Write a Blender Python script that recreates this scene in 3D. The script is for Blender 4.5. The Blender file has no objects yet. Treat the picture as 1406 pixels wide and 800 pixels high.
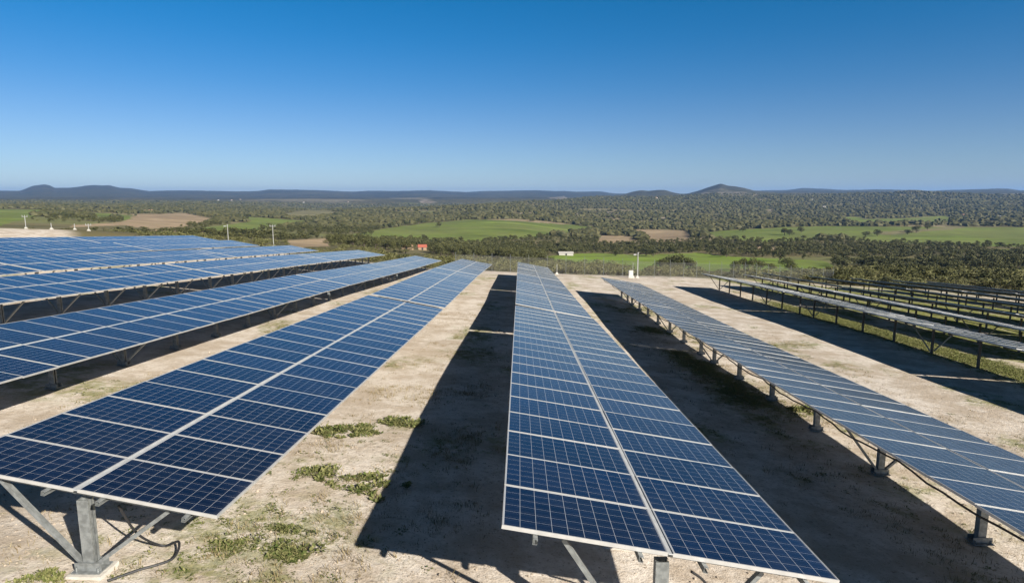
import bpy, math, random
import numpy as np
from mathutils import Matrix, Vector

random.seed(7); RNG = np.random.default_rng(7)
SC = bpy.context.scene
COL = SC.collection

# ------------------------------------------------------------------ camera
SUN_EL, SUN_AZ = math.radians(26.8), math.radians(137)       # azimuth clockwise from +Y
cam = bpy.data.cameras.new('camera'); cam_o = bpy.data.objects.new('camera', cam); COL.objects.link(cam_o)
cam.sensor_width = 36; cam.lens = 858.8 / 1406 * 36
cam.clip_start = .1; cam.clip_end = 40000
cam_o.location = (0, 0, 0)
cam_o.rotation_euler = (math.pi / 2 - math.atan(130 / 858.8), 0, math.radians(1.293))
SC.camera = cam_o

# ------------------------------------------------------------------ sky, sun, exposure
world = bpy.data.worlds.new('World'); SC.world = world; world.use_nodes = True
wn = world.node_tree; bg = wn.nodes['Background']
sky = wn.nodes.new('ShaderNodeTexSky'); sky.sky_type = 'NISHITA'; sky.sun_disc = False
sky.sun_elevation = SUN_EL; sky.sun_rotation = SUN_AZ
sky.altitude = 2000; sky.air_density = 1.0; sky.dust_density = .2; sky.ozone_density = 6.0
# sky tint: pale horizon, deep blue band, greyed and dimmed overhead to deepen shadows
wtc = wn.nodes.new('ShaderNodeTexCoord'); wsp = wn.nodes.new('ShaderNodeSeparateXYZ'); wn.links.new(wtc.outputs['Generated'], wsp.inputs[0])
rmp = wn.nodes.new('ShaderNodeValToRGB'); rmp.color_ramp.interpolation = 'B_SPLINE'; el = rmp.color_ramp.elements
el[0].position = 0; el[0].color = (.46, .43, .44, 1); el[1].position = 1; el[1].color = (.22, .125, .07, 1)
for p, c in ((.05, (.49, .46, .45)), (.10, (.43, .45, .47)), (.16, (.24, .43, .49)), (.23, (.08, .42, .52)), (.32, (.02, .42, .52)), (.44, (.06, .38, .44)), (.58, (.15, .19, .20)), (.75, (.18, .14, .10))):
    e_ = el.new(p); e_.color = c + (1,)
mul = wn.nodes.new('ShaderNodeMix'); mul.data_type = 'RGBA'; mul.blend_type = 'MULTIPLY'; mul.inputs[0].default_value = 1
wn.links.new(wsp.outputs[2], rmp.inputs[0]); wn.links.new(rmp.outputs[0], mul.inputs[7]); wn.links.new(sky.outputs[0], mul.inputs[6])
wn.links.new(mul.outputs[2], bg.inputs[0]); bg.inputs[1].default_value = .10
sun = bpy.data.lights.new('sun', 'SUN'); sun_o = bpy.data.objects.new('sun', sun); COL.objects.link(sun_o)
sun.energy = 5.0; sun.angle = math.radians(.5); sun.color = (1, .93, .82)
sd = Vector((math.sin(SUN_AZ) * math.cos(SUN_EL), math.cos(SUN_AZ) * math.cos(SUN_EL), math.sin(SUN_EL)))
sun_o.rotation_euler = sd.to_track_quat('Z', 'Y').to_euler()
sun_o.location = sd * 200
vs = SC.view_settings; SC.display_settings.display_device = 'sRGB'
vs.view_transform = 'Standard'; vs.look = 'None'; vs.gamma = 1; vs.use_curve_mapping = False; vs.exposure = .97
SC.render.engine = 'CYCLES'
cy = SC.cycles; cy.max_bounces = 6; cy.diffuse_bounces = 2; cy.glossy_bounces = 2; cy.volume_bounces = 0
cy.transparent_max_bounces = 6; cy.sample_clamp_indirect = 4

# ------------------------------------------------------------------ mesh helpers
def mesh_obj(name, V, Fa, mats, parent=None, matidx=None, smooth=False, uv=None, M=None, link=True):
    me = bpy.data.meshes.new(name)
    V = np.asarray(V, np.float32).reshape(-1, 3)
    if isinstance(Fa, np.ndarray):
        n, k = Fa.shape
        me.vertices.add(len(V)); me.vertices.foreach_set('co', V.ravel())
        me.loops.add(n * k); me.loops.foreach_set('vertex_index', Fa.astype(np.int32).ravel())
        me.polygons.add(n); me.polygons.foreach_set('loop_start', np.arange(0, n * k, k, dtype=np.int32))
        me.polygons.foreach_set('loop_total', np.full(n, k, np.int32))
        me.update(calc_edges=True)
    else:
        me.from_pydata([tuple(v) for v in V.tolist()], [], Fa); me.update()
    for m in (mats if isinstance(mats, (list, tuple)) else [mats]): me.materials.append(m)
    if matidx is not None: me.polygons.foreach_set('material_index', np.asarray(matidx, np.int32))
    me.polygons.foreach_set('use_smooth', np.full(len(me.polygons), bool(smooth)))
    if uv is not None:
        l = me.uv_layers.new(name='UVMap'); l.data.foreach_set('uv', np.asarray(uv, np.float32).ravel())
    o = bpy.data.objects.new(name, me)
    if link: COL.objects.link(o)
    if parent is not None: o.parent = parent
    if M is not None: o.matrix_local = M
    return o

class MB:
    """collects boxes, bars and tubes into one mesh"""
    def __init__(s): s.v = []; s.f = []; s.m = []
    def add(s, V, Fa, m=0):
        b = len(s.v); s.v += [tuple(float(c) for c in p) for p in V]; s.f += [tuple(b + i for i in f) for f in Fa]; s.m += [m] * len(Fa)
    def box(s, x0, x1, y0, y1, z0, z1, m=0):
        s.add([(x0, y0, z0), (x1, y0, z0), (x1, y1, z0), (x0, y1, z0), (x0, y0, z1), (x1, y0, z1), (x1, y1, z1), (x0, y1, z1)],
              [(3, 2, 1, 0), (4, 5, 6, 7), (0, 1, 5, 4), (1, 2, 6, 5), (2, 3, 7, 6), (3, 0, 4, 7)], m)
    def prism(s, poly, axis, a, b, m=0):
        """closed 2-D outline swept from a to b along an axis (0 x, 1 y, 2 z)"""
        n = len(poly)
        def P(p, t): return {0: (t, p[0], p[1]), 1: (p[0], t, p[1]), 2: (p[0], p[1], t)}[axis]
        V = [P(p, a) for p in poly] + [P(p, b) for p in poly]
        Fa = [(i, (i + 1) % n, n + (i + 1) % n, n + i) for i in range(n)] + [tuple(range(n))[::-1], tuple(range(n, 2 * n))]
        s.add(V, Fa, m)
    def tube(s, pts, r, n=6, m=0, cap=True):
        pts = [Vector(p) for p in pts]; rs = r if isinstance(r, (list, tuple)) else [r] * len(pts)
        V = []; Fa = []
        for i, p in enumerate(pts):
            d = (pts[min(i + 1, len(pts) - 1)] - pts[max(i - 1, 0)]).normalized()
            a = d.orthogonal().normalized() if abs(d.z) > .95 else d.cross(Vector((0, 0, 1))).normalized(); b = d.cross(a)
            for k in range(n):
                t = 2 * math.pi * k / n; V.append(p + (a * math.cos(t) + b * math.sin(t)) * rs[i])
        for i in range(len(pts) - 1):
            for k in range(n):
                Fa.append((i * n + k, i * n + (k + 1) % n, (i + 1) * n + (k + 1) % n, (i + 1) * n + k))
        if cap: Fa += [tuple(range(n))[::-1], tuple(range((len(pts) - 1) * n, len(pts) * n))]
        s.add(V, Fa, m)
    def build(s, name, mats, parent=None, M=None, smooth=False):
        return mesh_obj(name, s.v, s.f, mats, parent, s.m, smooth, None, M)

def tag(o, label=None, cat=None, group=None, kind=None):
    if label: o['label'] = label
    if cat: o['category'] = cat
    if group: o['group'] = group
    if kind: o['kind'] = kind
    return o

def empty(name, loc, rz=0):
    o = bpy.data.objects.new(name, None); COL.objects.link(o); o.empty_display_size = .3
    o.matrix_world = Matrix.Translation(loc) @ Matrix.Rotation(rz, 4, 'Z')
    return o

def dup(src, parent, M):
    o = src.copy(); COL.objects.link(o); o.parent = parent; o.matrix_parent_inverse.identity(); o.matrix_local = M
    for ch in src.children:
        c = ch.copy(); COL.objects.link(c); c.parent = o; c.matrix_parent_inverse.identity(); c.matrix_local = ch.matrix_local.copy()
    return o

# ------------------------------------------------------------------ materials
class NT:
    def __init__(s, name):
        s.mat = bpy.data.materials.new(name); s.mat.use_nodes = True
        s.t = s.mat.node_tree; s.b = s.t.nodes['Principled BSDF']
    def n(s, typ, **kw):
        o = s.t.nodes.new(typ)
        for k, v in kw.items():
            if k.startswith('i_'): o.inputs[k[2:].replace('_', ' ')].default_value = v
            else: setattr(o, k, v)
        return o
    def l(s, a, b): s.t.links.new(a, b)
    def math(s, op, a, b=None, c=None, clamp=False):
        o = s.t.nodes.new('ShaderNodeMath'); o.operation = op; o.use_clamp = clamp
        for i, v in enumerate((a, b, c)):
            if v is None: continue
            if isinstance(v, (int, float)): o.inputs[i].default_value = v
            else: s.l(v, o.inputs[i])
        return o.outputs[0]
    def mix(s, f, a, b, blend='MIX'):
        o = s.t.nodes.new('ShaderNodeMix'); o.data_type = 'RGBA'; o.blend_type = blend
        for i, v in ((0, f), (6, a), (7, b)):
            if isinstance(v, (int, float)): o.inputs[i].default_value = v
            elif isinstance(v, tuple): o.inputs[i].default_value = v if len(v) == 4 else v + (1,)
            else: s.l(v, o.inputs[i])
        return o.outputs[2]
    def noise(s, vec, scale, detail=3, rough=.55, dist=0):
        o = s.n('ShaderNodeTexNoise'); o.inputs['Scale'].default_value = scale; o.inputs['Detail'].default_value = detail
        o.inputs['Roughness'].default_value = rough; o.inputs['Distortion'].default_value = dist
        if vec is not None: s.l(vec, o.inputs['Vector'])
        return o.outputs[0]
    def ramp(s, f, lo, hi, a=0., b=1.):
        o = s.t.nodes.new('ShaderNodeMapRange'); o.interpolation_type = 'SMOOTHSTEP'
        o.inputs[1].default_value = lo; o.inputs[2].default_value = hi; o.inputs[3].default_value = a; o.inputs[4].default_value = b
        s.l(f, o.inputs[0]); return o.outputs[0]
    def bump(s, h, strength=.3, dist=.02, normal=None):
        o = s.t.nodes.new('ShaderNodeBump'); o.inputs['Strength'].default_value = strength; o.inputs['Distance'].default_value = dist
        s.l(h, o.inputs['Height'])
        if normal is not None: s.l(normal, o.inputs['Normal'])
        return o.outputs[0]
    def set(s, **kw):
        for k, v in kw.items():
            sock = s.b.inputs[k.replace('_', ' ')]
            if isinstance(v, (int, float)): sock.default_value = v
            elif isinstance(v, tuple): sock.default_value = v + (1,) if len(v) == 3 else v
            else: s.l(v, sock)
        return s.mat

def simple(name, col, rough=.6, metal=0., var=.12, scale=6., bump=0.):
    t = NT(name); pos = t.n('ShaderNodeTexCoord').outputs['Object']
    n = t.noise(pos, scale, 4)
    c = t.mix(t.ramp(n, .3, .7), tuple(x * (1 - var) for x in col), tuple(min(1, x * (1 + var)) for x in col))
    t.set(Base_Color=c, Roughness=rough, Metallic=metal)
    if bump: t.set(Normal=t.bump(n, bump, .02))
    return t.mat

M = {}
M['frame'] = simple('anodised_aluminium', (.47, .465, .45), .42, .3, .08)
M['rail'] = simple('seam_rail_aluminium', (.44, .45, .45), .55, .1, .12)
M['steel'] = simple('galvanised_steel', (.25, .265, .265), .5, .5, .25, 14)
M['shade_steel'] = simple('shade_darkened_steel', (.085, .08, .075), .6, .3, .25, 9)  # steel darkened to paint in the shade under the right-hand tables
M['cable'] = simple('black_cable', (.018, .018, .02), .5)
M['backsheet'] = simple('panel_backsheet', (.36, .36, .37), .6)
M['concrete'] = simple('pale_concrete', (.5, .47, .42), .9, 0, .15, 9, .3)

def cell_material():
    t = NT('blue_silicon_cells')
    uv = t.n('ShaderNodeUVMap').outputs[0]
    sep = t.n('ShaderNodeSeparateXYZ'); t.l(uv, sep.inputs[0]); X, Y = sep.outputs[0], sep.outputs[1]
    # UV in metres over a 1.64 x 1.0 module; 10 x 6 cells
    P = .1605; x = t.math('DIVIDE', t.math('SUBTRACT', X, (1.64 - 10 * P) / 2), P); y = t.math('DIVIDE', t.math('SUBTRACT', Y, (.998 - 6 * P) / 2), P)
    fx, fy = t.math('FRACT', x), t.math('FRACT', y)
    def edge(f, w): return t.math('GREATER_THAN', t.math('ABSOLUTE', t.math('SUBTRACT', f, .5)), .5 - w)
    gx, gy = edge(fx, .012), edge(fy, .009)
    out = t.math('MAXIMUM', t.math('GREATER_THAN', t.math('ABSOLUTE', t.math('SUBTRACT', x, 5)), 5.0), t.math('GREATER_THAN', t.math('ABSOLUTE', t.math('SUBTRACT', y, 3)), 3.0))
    line = t.math('MAXIMUM', t.math('MAXIMUM', gx, gy), out)
    bus = 0
    for q in (.25, .75):
        b = t.math('LESS_THAN', t.math('ABSOLUTE', t.math('SUBTRACT', fy, q)), .0065)
        bus = b if bus == 0 else t.math('MAXIMUM', bus, b)
    # crystal grain and a little cell-to-cell tint
    comb = t.n('ShaderNodeCombineXYZ'); t.l(t.math('FLOOR', x), comb.inputs[0]); t.l(t.math('FLOOR', y), comb.inputs[1])
    oi = t.n('ShaderNodeObjectInfo'); t.l(t.math('MULTIPLY', oi.outputs['Random'], 97.), comb.inputs[2])
    wn_ = t.n('ShaderNodeTexWhiteNoise', noise_dimensions='3D'); t.l(comb.outputs[0], wn_.inputs['Vector'])
    vo = t.n('ShaderNodeTexVoronoi'); t.l(uv, vo.inputs['Vector']); vo.inputs['Scale'].default_value = 55
    sv = t.n('ShaderNodeSeparateColor'); t.l(vo.outputs['Color'], sv.inputs[0])
    f = t.math('ADD', t.math('MULTIPLY', wn_.outputs[0], .55), t.math('MULTIPLY', sv.outputs[0], .45))
    c = t.mix(f, (.0030, .0052, .015), (.0062, .0120, .034))
    tint = t.math('MULTIPLY_ADD', oi.outputs['Random'], .6, .70)
    hv = t.n('ShaderNodeHueSaturation'); t.l(c, hv.inputs['Color']); t.l(tint, hv.inputs['Value'])
    c = t.mix(t.math('MULTIPLY', bus, .22), hv.outputs[0], (.25, .28, .33))
    c = t.mix(line, c, (.40, .41, .43))
    gpos = t.n('ShaderNodeNewGeometry').outputs['Position']
    streak = t.n('ShaderNodeMapping'); streak.inputs['Scale'].default_value = (1.2, 9, 1); t.l(gpos, streak.inputs[0])
    dust = t.math('ADD', t.ramp(t.noise(gpos, 1.1, 5), .35, .8, 0, .055), t.ramp(t.noise(streak.outputs[0], 1.0, 4), .5, .8, 0, .05))
    dust = t.math('ADD', dust, t.ramp(t.math('ADD', X, t.math('MULTIPLY', t.noise(gpos, 6, 3), .12)), 1.60, 1.70, 0, .10))
    c = t.mix(t.math('MULTIPLY', dust, .5), c, (.26, .25, .235))
    t.set(Base_Color=c, Roughness=t.ramp(t.noise(uv, 3, 3), .3, .7, .10, .17), IOR=1.45, Specular_IOR_Level=.5, Sheen_Weight=.07, Sheen_Roughness=.22, Sheen_Tint=(.45, .68, 1.), Specular_Tint=(.5, .75, 1.))
    return t.mat
M['cells'] = cell_material()

def ground_material():
    t = NT('ground_soil_and_fields')
    pos = t.n('ShaderNodeNewGeometry').outputs['Position']
    at = t.n('ShaderNodeAttribute', attribute_name='cover')          # RGB cover colour, alpha: bare site soil
    at2 = t.n('ShaderNodeAttribute', attribute_name='cover2'); s2 = t.n('ShaderNodeSeparateColor'); t.l(at2.outputs['Color'], s2.inputs[0])
    siteW, veg, wood = s2.outputs[0], s2.outputs[1], s2.outputs[2]
    # bare pale soil with stones
    n1 = t.noise(pos, .8, 6, .68); n2 = t.noise(pos, 7, 5, .65); n3 = t.noise(pos, 30, 4, .75); n4 = t.noise(pos, 14, 3, .6)
    soil = t.mix(t.ramp(n1, .38, .62), (.46, .385, .305), (.67, .605, .53))
    soil = t.mix(t.ramp(t.noise(pos, .16, 4, .6), .5, .7, 0, .4), soil, (.48, .39, .29))
    soil = t.mix(t.ramp(n2, .50, .74, 0, .6), soil, (.35, .28, .20))
    vo = t.n('ShaderNodeTexVoronoi'); t.l(pos, vo.inputs['Vector']); vo.inputs['Scale'].default_value = 17
    vs_ = t.n('ShaderNodeSeparateColor'); t.l(vo.outputs['Color'], vs_.inputs[0])
    stone = t.math('MULTIPLY', t.math('LESS_THAN', vo.outputs['Distance'], .22), t.math('GREATER_THAN', vs_.outputs[0], .66))
    soil = t.mix(t.math('MULTIPLY', stone, .8), soil, t.mix(vs_.outputs[1], (.30, .25, .19), (.66, .61, .54)))
    soil = t.mix(t.ramp(n3, .54, .70, 0, .75), soil, (.22, .17, .115))
    soil = t.mix(t.ramp(n4, .60, .72, 0, .55), soil, (.26, .20, .14))
    weed_cov = t.math('MULTIPLY', t.math('MINIMUM', t.math('MULTIPLY', veg, 1.3), 1.0), t.ramp(t.math('ADD', t.noise(pos, 2.6, 5, .7), t.math('MULTIPLY', veg, .16)), .46, .64))  # share of the soil covered by weeds
    soil = t.mix(weed_cov, soil, t.mix(t.ramp(t.noise(pos, 11, 3), .35, .65), (.115, .145, .026), (.25, .245, .075)))
    # cover beyond the site
    nf = t.noise(pos, .05, 5, .65); nm = t.noise(pos, .012, 4)
    far = t.mix(t.ramp(nf, .3, .7, .0, .35), at.outputs['Color'], (.05, .052, .022), 'MIX')
    far = t.mix(t.ramp(nm, .35, .65, 0, .22), far, (.22, .19, .10))
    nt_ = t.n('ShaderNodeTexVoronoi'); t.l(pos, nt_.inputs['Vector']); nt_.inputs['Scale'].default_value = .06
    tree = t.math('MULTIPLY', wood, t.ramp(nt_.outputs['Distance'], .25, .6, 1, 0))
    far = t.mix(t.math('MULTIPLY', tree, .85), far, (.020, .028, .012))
    c = t.mix(siteW, far, soil)
    h = t.math('ADD', t.math('MULTIPLY', n2, .6), t.math('ADD', t.math('MULTIPLY', n3, .25), t.math('MULTIPLY', stone, .25)))
    t.set(Base_Color=c, Roughness=.95, Specular_IOR_Level=.15, Normal=t.bump(h, .8, .06))
    return t.mat
M['ground'] = ground_material()

def leaf_material(name, cols, sheen=0.):
    t = NT(name); g = t.n('ShaderNodeNewGeometry'); pos = g.outputs['Position']
    stand = t.ramp(t.noise(pos, .035, 3), .38, .62); tr = t.ramp(t.noise(pos, .17, 1), .40, .60)
    c = t.mix(t.math('ADD', t.math('MULTIPLY', stand, .42), t.math('MULTIPLY', tr, .58)), cols[0], cols[1])
    c = t.mix(t.math('MULTIPLY', g.outputs['Random Per Island'], .75), c, cols[2])
    t.set(Base_Color=c, Roughness=.7, Specular_IOR_Level=.25)
    return t.mat
M['leaf'] = leaf_material('evergreen_foliage', ((.026, .033, .011), (.062, .066, .019), (.105, .10, .036)))
M['bush'] = leaf_material('olive_scrub_foliage', ((.050, .060, .018), (.105, .108, .036), (.17, .155, .065)))
M['wood'] = leaf_material('far_woodland_foliage', ((.024, .030, .011), (.060, .060, .020), (.105, .096, .042)))
M['bark'] = simple('bark', (.09, .07, .05), .9, 0, .3, 8)
M['grass'] = leaf_material('weed_blades', ((.055, .082, .018), (.11, .135, .032), (.26, .235, .105)))
M['straw'] = leaf_material('dry_straw', ((.22, .18, .09), (.34, .28, .15), (.16, .11, .06)))
M['stone'] = simple('loose_stone', (.36, .30, .235), .9, 0, .4, 3)
M['plaster'] = simple('white_plaster', (.40, .38, .35), .8, 0, .05, 1)
M['tile_red'] = simple('red_roof', (.34, .095, .06), .8, 0, .15, 3)
M['tile_tan'] = simple('clay_tiles', (.40, .22, .14), .85, 0, .2, 3)
M['mud'] = simple('ochre_wall', (.30, .21, .14), .9, 0, .15, 2)
M['dark'] = simple('dark_opening', (.03, .03, .035), .5)
M['pale'] = simple('pale_painted_pole', (.30, .30, .29), .6, 0, .08, 2)
M['white'] = simple('white_paint', (.52, .52, .50), .5, 0, .05, 2)

# ------------------------------------------------------------------ terrain
F_PX, YAW, PIT = 858.8, math.radians(-1.293), math.atan(130 / 858.8)

# spine of each row of tables: height of the table plane's centre line along the row
ROWS = {
    'L6': (-38.2, 0, [(10, -1.5), (30, -2.45), (47, -3.4), (60, -4.1), (74, -4.87)]),
    'L5': (-31.7, 0, [(10, -1.9), (20, -2.4), (40, -3.35), (52, -4.1), (70, -5.15)]),
    'L4': (-25.2, 0, [(5, -2.2), (14, -2.5), (27, -3.12), (33, -3.45), (40, -3.9), (52, -4.65), (70.5, -5.76)]),
    'L3': (-18.7, 0, [(0, -2.2), (13.7, -2.75), (19.6, -3.1), (25.9, -3.45), (32.5, -3.9), (37.7, -4.25), (47.8, -4.95), (59, -5.55), (77, -6.8)]),
    'B': (-12.145, 0, [(-3, -2.6), (12, -3.37), (15.5, -3.5), (20.8, -3.85), (25.6, -4.2), (33.8, -4.75), (41.7, -5.15), (51, -5.85), (57, -6.3), (78.5, -7.63)]),
    'A': (-5.16, -.003, [(0, -3.05), (6.6, -3.32), (9.7, -3.46), (12.8, -3.67), (17, -3.93), (24.3, -4.42), (28, -4.6), (40.8, -5.13), (48.8, -5.76), (68.5, -7.04)]),
    'C': (1.48, -.0109, [(0, -3.05), (5.7, -3.42), (10, -3.75), (15.6, -4.15), (26, -4.78), (36, -5.3), (47, -5.98), (67, -7.24)]),
    'R': (7.847, 0, [(-10, -3.3), (0, -3.95), (8.3, -4.45), (12.5, -4.66), (15.3, -4.84), (21, -5.15), (27, -5.6), (33, -5.95), (39.5, -6.25), (51.6, -6.87)]),
    'R2': (19.2, 0, [(0, -4.3), (10, -4.85), (22, -5.6), (26, -5.78), (33, -6.05), (40, -6.45), (46.6, -6.9), (54.4, -7.35), (63, -7.85)]),
    'R3': (24.9, 0, [(4.8, -5.04), (14.5, -5.57), (29.0, -6.39), (34.8, -6.73), (41.6, -7.07), (53.2, -7.6), (67.7, -8.52)]),
    'R4': (30.6, 0, [(9.5, -5.7), (23.7, -6.46), (36.4, -7.08), (43.1, -7.5), (52.1, -8.07), (65.9, -8.92), (77.7, -9.54)]),
    'R5': (36.3, 0, [(9.4, -6.1), (23.4, -6.66), (43.0, -7.59), (77.6, -9.93)]),
    'R6': (42, 0, [(13.9, -6.69), (27.8, -7.25), (50.5, -8.36), (78.8, -10.31)]),
    'R7': (47.7, 0, [(18.4, -7.38), (36.8, -8.12), (57.6, -9.13), (80.0, -10.7)]),
    'R8': (53.4, 0, [(18.3, -7.9), (41.2, -8.81), (64.7, -9.86), (82.4, -11.19)]),
}
CLEAR = {'R3': [(0, 1.25)], 'R4': [(0, 1.25)], 'R5': [(0, 1.25)], 'R6': [(0, 1.25)], 'R7': [(0, 1.25)], 'R8': [(0, 1.25)], 'A': [(0, 1.1), (8, 1.12), (16, 1.4)], 'C': [(0, 1.52), (40, 1.42)], 'R': [(0, 1.36)]}

def pwl(x, pts):
    xs = [p[0] for p in pts]; ys = [p[1] for p in pts]
    x = np.asarray(x, float)
    r = np.interp(x, xs, ys)
    if len(xs) > 1:                                   # extrapolate both ends with damped slope
        s0 = (ys[1] - ys[0]) / (xs[1] - xs[0]); s1 = (ys[-1] - ys[-2]) / (xs[-1] - xs[-2])
        r = r + np.where(x < xs[0], (x - xs[0]) * s0 * .6, 0) + np.where(x > xs[-1], (x - xs[-1]) * s1, 0)
    return r

def row_x(name, y): return ROWS[name][0] + ROWS[name][1] * y
def row_z(name, y): return pwl(y, ROWS[name][2])
def clear(name, y): return np.interp(y, [p[0] for p in CLEAR.get(name, [(0, 1.4)])], [p[1] for p in CLEAR.get(name, [(0, 1.4)])])

_names = list(ROWS)
_SX = np.array([ROWS[n][0] for n in _names])
_SY = np.arange(-40, 121, 1.5)
_k = np.exp(-.5 * (np.arange(-4, 5) / 1.8) ** 2); _k /= _k.sum()
_G = np.array([np.convolve(np.pad(row_z(n, _SY) - clear(n, _SY), 4, mode='reflect', reflect_type='odd'), _k, 'valid') for n in _names])

def cubic(p0, p1, p2, p3, t):
    return p1 + .5 * t * (p2 - p0 + t * (2 * p0 - 5 * p1 + 4 * p2 - p3 + t * (3 * (p1 - p2) + p3 - p0)))

def site(x, y):
    fy = np.clip((y - _SY[0]) / 1.5, 0, len(_SY) - 1.001); iy = fy.astype(int); ty = fy - iy
    fx = np.clip(np.interp(x, _SX, np.arange(len(_SX))), 0, len(_SX) - 1.001); ix = fx.astype(int); tx = fx - ix
    g = lambda i: (lambda j: _G[j, iy] * (1 - ty) + _G[j, iy + 1] * ty)(np.clip(i, 0, len(_SX) - 1))
    return cubic(g(ix - 1), g(ix), g(ix + 1), g(ix + 2), tx)

def hash2(i, j, s):
    n = (i * 374761393 + j * 668265263 + s * 974634777) & 0x7fffffff
    n = ((n ^ (n >> 13)) * 1274126177) & 0x7fffffff
    return ((n ^ (n >> 16)) & 0xffff) / 65535.0

def vnoise(x, y, s=0):
    i = np.floor(x).astype(np.int64); j = np.floor(y).astype(np.int64)
    u = x - i; v = y - j; u = u * u * (3 - 2 * u); v = v * v * (3 - 2 * v)
    return (hash2(i, j, s) * (1 - u) + hash2(i + 1, j, s) * u) * (1 - v) + (hash2(i, j + 1, s) * (1 - u) + hash2(i + 1, j + 1, s) * u) * v

def fbm(x, y, o=4, s=0):
    r = 0; a = .5
    for k in range(o):
        r = r + a * (vnoise(x, y, s + k * 17) - .5); x = x * 2.03 + 11.7; y = y * 2.03 + 5.3; a *= .5
    return r

def sstep(a, b, x):
    t = np.clip((x - a) / (b - a), 0, 1); return t * t * (3 - 2 * t)

# the valley: drop of the ground below eye level by direction (degrees clockwise from +Y) and distance
VALLEY_D = [80, 110, 160, 250, 400, 600, 900, 1300, 1800, 2500, 3500, 5000, 7000]
VALLEY = [
    (-181, [-3.6, -4.2, -5.2, -7.0, -10.0, -14.0, -14.2, -14.3, -14.6, -14.9, -15.4, -16.2, -17.2]),
    (-90, [-3.6, -4.2, -5.2, -7.0, -10.0, -14.0, -14.2, -14.3, -14.6, -14.9, -15.4, -16.2, -17.2]),
    (-49.09, [-3.2, -3.55, -5.17, -8.08, -12.62, -15.68, -17.98, -17.97, -19.34, -19.18, -16.11, -11.5, -5.37]),
    (-40.42, [-3.7, -4.3, -6.26, -9.78, -14.93, -18.11, -19.96, -20.74, -20.73, -22.14, -21.69, -17.7, 0.0]),
    (-33.91, [-4.8, -5.31, -7.42, -11.83, -17.77, -20.83, -23.41, -25.65, -25.97, -26.44, -26.91, -24.02, 0.0]),
    (-26.3, [-6.26, -7.45, -10.0, -15.1, -22.06, -26.8, -30.81, -33.68, -33.54, -31.03, -32.57, -25.83, 0.0]),
    (-17.61, [-7.98, -9.99, -13.09, -18.78, -26.93, -31.72, -35.61, -37.09, -37.49, -50.7, -53.67, -38.29, 0.0]),
    (-8.09, [-9.39, -12.01, -16.16, -23.5, -34.35, -38.35, -37.88, -39.86, -30.6, -49.6, -59.5, -45.28, 7.91]),
    (-1.49, [-10.02, -13.13, -17.78, -26.02, -36.94, -40.71, -36.07, -37.16, -26.7, -27.08, -51.91, -39.89, 7.97]),
    (5.11, [-10.24, -13.69, -18.98, -27.89, -39.03, -46.0, -48.24, -44.35, -40.87, -22.66, -5.94, -16.98, 7.92]),
    (11.55, [-10.22, -13.68, -19.16, -28.22, -38.73, -45.8, -50.37, -47.88, -42.11, -25.01, -3.89, 11.1, 15.54]),
    (17.68, [-10.0, -13.38, -18.75, -27.63, -37.99, -43.75, -45.89, -46.44, -40.85, -18.87, 9.42, 21.53, 30.14]),
    (23.38, [-9.68, -13.08, -18.34, -27.06, -37.33, -43.29, -44.09, -45.98, -43.0, -23.32, 9.06, 20.69, 36.21]),
    (28.61, [-9.31, -12.58, -17.64, -26.29, -36.39, -42.48, -42.95, -45.16, -42.82, -27.21, 10.37, 22.22, 41.46]),
    (33.35, [-8.98, -12.13, -17.03, -25.41, -35.28, -41.44, -42.46, -45.32, -42.34, -28.18, 9.85, 21.1, 39.37]),
    (37.6, [-8.63, -11.67, -16.39, -24.24, -33.71, -40.27, -41.78, -44.03, -41.66, -28.89, 7.77, 19.97, 37.27]),
    (46.33, [-7.46, -10.08, -14.16, -20.95, -29.15, -34.83, -36.16, -38.12, -36.08, -25.03, 6.73, 17.31, 32.3]),
    (100, [-3.6, -4.2, -5.2, -7.0, -10.0, -14.0, -14.2, -14.3, -14.6, -14.9, -15.4, -16.2, -17.2]),
    (181, [-3.6, -4.2, -5.2, -7.0, -10.0, -14.0, -14.2, -14.3, -14.6, -14.9, -15.4, -16.2, -17.2]),
]
FAR_RIDGE = [(-47.37, 0.00631), (-40.24, 0.00663), (-39.11, 0.00674), (-38.37, 0.01268), (-37.73, 0.01461), (-37.39, 0.01376), (-37.11, 0.01059), (-36.23, 0.01118), (-35.55, 0.01314), (-35.09, 0.01509), (-34.63, 0.01565), (-34.17, 0.01478), (-33.71, 0.01533), (-33.01, 0.0116), (-32.3, 0.01071), (-31.09, 0.00691), (-29.83, 0.00799), (-27.76, 0.00814), (-26.15, 0.00774), (-24.51, 0.00731), (-23.1, 0.00739), (-22.24, 0.00955), (-18.12, 0.00947), (-15.68, 0.00771), (-11.91, 0.00782), (-8.7, 0.00902), (-5.44, 0.00681), (-4.12, 0.00795), (-1.49, 0.00909), (0.81, 0.01022), (2.46, 0.00907), (4.42, 0.00792), (6.69, 0.00788), (7.99, 0.00449), (14.58, 0.00219), (18.74, 0.00641), (19.89, 0.00795), (22.14, 0.00886), (23.23, 0.01085), (24.85, 0.0102), (25.9, 0.0091), (27.19, 0.00899), (28.69, 0.00935), (30.4, 0.00774), (32.27, 0.00663), (34.49, 0.0083), (36.18, 0.00947), (36.8, 0.00894), (37.42, 0.00665), (39.36, 0.0069), (44.58, 0.00712)]
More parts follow.
